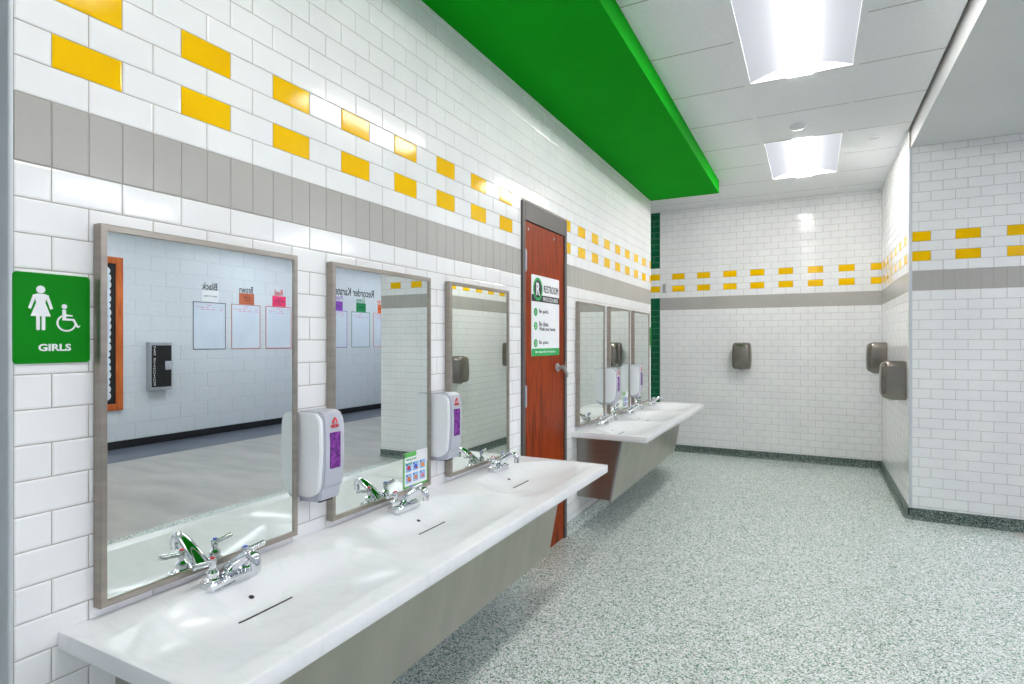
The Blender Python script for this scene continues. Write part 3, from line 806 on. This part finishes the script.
for y, lb in ((2.177, 'white soap dispenser with purple window, between the second and third mirrors from the left'),
              (4.630, 'white soap dispenser above the far counter, nearer the door'),
              (5.362, 'white soap dispenser above the far counter, farther from the door')):
    dup(s0, (0, y, DZ0 if y < 3 else 0.858), lb)

# ------------------------------------------------------------------ hand dryers (origin on wall, local +x out of the wall)
def dryer(loc, label, rz):
    t = thing('hand_dryer', label, 'hand dryer', loc, 'steel hand dryers', rz)
    bm = bmesh.new(); W2, Hh, D = 0.104, 0.312, 0.176
    rings = []
    nz = 22
    for k in range(nz+1):
        f = k/nz; z = Hh*f
        top = math.sqrt(max(0.0, 1-max(0, (f-0.86)/0.14)**2)); bot = math.sqrt(max(0.0, 1-max(0, (0.16-f)/0.16)**2))
        d_ = (D*(0.93+0.07*math.sin(math.pi*min(1, 0.15+f*0.8))))*(0.74+0.26*top)*(0.66+0.34*bot)
        w_ = W2*(0.93+0.07*math.sin(math.pi*min(1, f+0.05)))*(0.86+0.14*top)*(0.94+0.06*bot)
        rr = min(0.045, d_*0.4)
        pts = [(0.001, -w_)]
        for q in range(7):
            a = math.radians(-90+90*q/6); pts.append((d_-rr+rr*math.cos(a), -w_+rr+rr*math.sin(a)))
        for q in range(7):
            a = math.radians(90*q/6); pts.append((d_-rr+rr*math.cos(a), w_-rr+rr*math.sin(a)))
        pts.append((0.001, w_))
        rings.append([bm.verts.new((x, y, z)) for x, y in pts])
    m_ = len(rings[0])
    for a, b in zip(rings, rings[1:]):
        for k in range(m_): bm.faces.new([a[k], a[(k+1) % m_], b[(k+1) % m_], b[k]])
    bm.faces.new(rings[0][::-1]); bm.faces.new(rings[-1])
    bmesh.ops.recalc_face_normals(bm, faces=bm.faces)
    bmesh.ops.bevel(bm, geom=[e for e in bm.edges if all(v.co.z < 1e-5 for v in e.verts) or all(v.co.z > Hh-1e-5 for v in e.verts)], offset=0.006, segments=2, affect='EDGES')
    link('housing', bm, 'dryer', t, smooth=True)
    bm = bmesh.new(); prism(bm, circ(0.085, 0.0, 0.030, 20, 0.036), 'z', -0.010, 0.004); prism(bm, circ(0.085, 0.0, 0.024, 20, 0.029), 'z', -0.0115, -0.0095, 1)
    link('nozzle', bm, ['chrome', 'dark'], t, smooth=True)
    bm = bmesh.new(); cyl(bm, (0.118, 0, -0.001), (0.118, 0, 0.006), 0.009); link('sensor_window', bm, 'black', t)
    return t
d0 = dryer((0.815, YB, 1.055), 'brushed steel hand dryer alone on the back wall', -math.pi/2)
dup(d0, (XR, 5.625, 0.910), 'brushed steel hand dryer on the right pier, nearer and lower one', math.pi)
dup(d0, (XR, 6.93, 1.060), 'brushed steel hand dryer on the right pier, farther and higher one', math.pi)

# small grey wall plate between yellow tiles on the back wall
bm = bmesh.new(); prism(bm, rrect(-0.129, -0.091, 1.995, 2.112, 0.004), 'y', YB-0.010, YB)
tag(link('wall_plate', bm, 'greytile'), 'small grey upright wall plate between yellow tiles on the back wall', 'wall plate')

# ------------------------------------------------------------------ hallway things seen in the mirrors
def hm(y, z, x=0.0): return frame_mat((XH-0.001-x, y, z), (0, -1, 0), (0, 0, 1))
belts = [('black', 'Black', 5.194, 'paper', 'ink', 'ink', 'ink'), ('brown', 'Brown', 5.812, 'brownpaper', 'brownpaper', 'ink', 'ink'), ('red', 'Red', 6.435, 'pinkpaper', 'red', 'red', 'ink'),
         ('purple', 'Purple', 7.765, 'purplepaper', 'purplepaper', 'purplepaper', 'ink'), ('green', 'Green', 8.404, 'greenpaper', 'greenpaper', 'greenpaper', 'ink'), ('orange', 'Orange', 9.030, 'orangepaper', 'orangepaper', 'orangepaper', 'ink')]
for nm, word, y, tagm, bord, wordm, inkm in belts:
    W_, Z0, Z1 = 0.52, 1.262, 1.958
    mm = hm(y+W_, Z0)
    hL = Z1-Z0
    t = thing('chart_board', 'white chart sheet edged in %s on the hallway wall, under the word %s' % (nm, word), 'chart', (0, 0, 0), 'belt chart sheets')
    bm = bmesh.new(); flat(bm, mm, lambda q: prism(q, [(0, 0), (W_, 0), (W_, hL), (0, hL)], 'z', -0.0005, 0.004)); link('sheet', bm, 'board', t)
    bm = bmesh.new()
    def bd(q):
        b = 0.010
        for a in ((0, b, 0, hL), (W_-b, W_, 0, hL), (0, W_, 0, b), (0, W_, hL-b, hL)): box(q, a[0], a[1], a[2], a[3], 0.004, 0.0055)
    flat(bm, mm, bd); link('border', bm, bord, t)
    rr = random.Random(len(nm))
    for r_ in range(3):
        def scrib(q):
            u = 0.04 + rr.random()*0.05
            while u < W_-0.08:
                ww = rr.uniform(0.02, 0.07)
                if rr.random() < 0.55: box(q, u, u+ww, hL-0.05-r_*0.032, hL-0.040-r_*0.032, 0.0042, 0.0048)
                u += ww+0.02
        bm = bmesh.new(); flat(bm, mm, scrib)
        if len(bm.verts): link('handwriting', bm, 'pink', t)
        else: bm.free()
    # coloured tag above
    t2 = thing('colour_tag', '%s paper tag on the hallway wall directly under the word %s' % ('white' if nm == 'black' else ('pink' if nm == 'red' else nm), word), 'paper tag', (0, 0, 0), 'coloured paper tags')
    mt = hm(y+W_-0.115, Z1+0.004)
    bm = bmesh.new(); flat(bm, mt, lambda q: prism(q, [(0, 0), (0.27, 0), (0.27, 0.172), (0, 0.172)], 'z', 0, 0.003)); link('sheet', bm, tagm, t2)
    bm = bmesh.new()
    lines = {'black': ['RING OF FIRE'], 'brown': ['HAPPY', 'DAYS'], 'red': ['GOOD', 'KING WENCES', 'LAS'], 'purple': ['OLD', 'MACDONALD'], 'green': ['AMAZING'], 'orange': ['HOT CROSS']}[nm]
    for k, s_ in enumerate(lines):
        text_into(bm, s_, mt, 0.04, 0.135, 0.086 + (len(lines)-1)*0.02 - k*0.040, min(0.2, 0.024*len(s_)), 0.024, z=0.0036)
    link('lettering', bm, inkm, t2)
    bm = bmesh.new(); text_into(bm, word, hm(y+W_/2+0.0, Z1+0.235), 0.13, 0, 0, 0.043*len(word)+0.03, 0.105, z=0.002, bold=0.001)
    tag(link('wall_lettering', bm, wordm), 'cut-out word %s above its tag on the hallway wall' % word, 'lettering', 'cut-out words')
bm = bmesh.new(); text_into(bm, 'Recorder Karate', hm(8.51, 2.335), 0.2, 0, 0, 1.07, 0.155, z=0.002, bold=0.002)
tag(link('wall_lettering', bm, 'ink'), 'large black cut-out words Recorder Karate high on the hallway wall', 'lettering', 'cut-out words')
# extinguisher cabinet
CY0, CY1, CZ0, CZ1 = 4.535, 4.845, 0.722, 1.372
t = thing('fire_extinguisher_cabinet', 'white fire extinguisher cabinet with black panel on the hallway wall', 'cabinet', (XH, (CY0+CY1)/2, CZ0))
w2, hc = (CY1-CY0)/2, CZ1-CZ0
link('body', B(-0.085, -0.001, -w2, w2, 0, hc, bev=0.006), 'alu', t)
bm = bmesh.new(); box(bm, -0.092, -0.085, -w2+0.03, w2-0.018, 0.045, hc-0.045, bev=0.002); dr = link('door', bm, 'black', t)
bm = bmesh.new(); box(bm, -0.108, -0.092, w2-0.105, w2-0.02, hc*0.42, hc*0.60, bev=0.003); box(bm, -0.112, -0.106, w2-0.075, w2-0.045, hc*0.45, hc*0.57, 0, bev=0.002)
link('handle', bm, 'greyplastic', dr, smooth=True)
bm = bmesh.new()
seq = 'FIRE EXTINGUISHER'
for k, ch in enumerate(seq):
    if ch == ' ': continue
    text_into(bm, ch, frame_mat((-0.0925, -w2+0.062, hc-0.07-k*0.0315), (0, -1, 0), (0, 0, 1)), 0.03, 0, 0, 0.012 if ch == 'I' else 0.028, 0.022, z=0.0008)
link('lettering', bm, 'paper', dr)
# framed bulletin board, black with a white scalloped border
BY0, BY1, BZ0, BZ1 = 2.8, 4.236, 0.50, 2.455
t = thing('bulletin_board', 'tall orange wood framed black bulletin board with scalloped white trim on the hallway wall', 'bulletin board', (XH, (BY0+BY1)/2, BZ0))
w2, hb = (BY1-BY0)/2, BZ1-BZ0
link('backing', B(-0.02, -0.001, -w2+0.07, w2-0.07, 0.07, hb-0.07), 'black', t)
bm = bmesh.new()
for a in ((-w2, -w2+0.085, 0, hb), (w2-0.085, w2, 0, hb), (-w2+0.085, w2-0.085, 0, 0.085), (-w2+0.085, w2-0.085, hb-0.085, hb)):
    box(bm, -0.035, -0.001, a[0], a[1], a[2], a[3], bev=0.004)
link('frame', bm, 'orange_wood', t)
bm = bmesh.new()
rr = random.Random(3)
for s in (-1, 1):
    k = 0.19
    while k < hb-0.17:
        r_ = rr.uniform(0.040, 0.055)
        prism(bm, circ(s*(w2-0.19), k, r_, 10, r_*1.1), 'x', -0.025, -0.0205); k += 0.088
for yy in (-0.3, 0.02, 0.34):
    for zz in (0.35, 0.85, 1.35): box(bm, -0.023, -0.0205, yy-0.12, yy+0.12, zz-0.15, zz+0.17)
link('papers', bm, 'board', t)
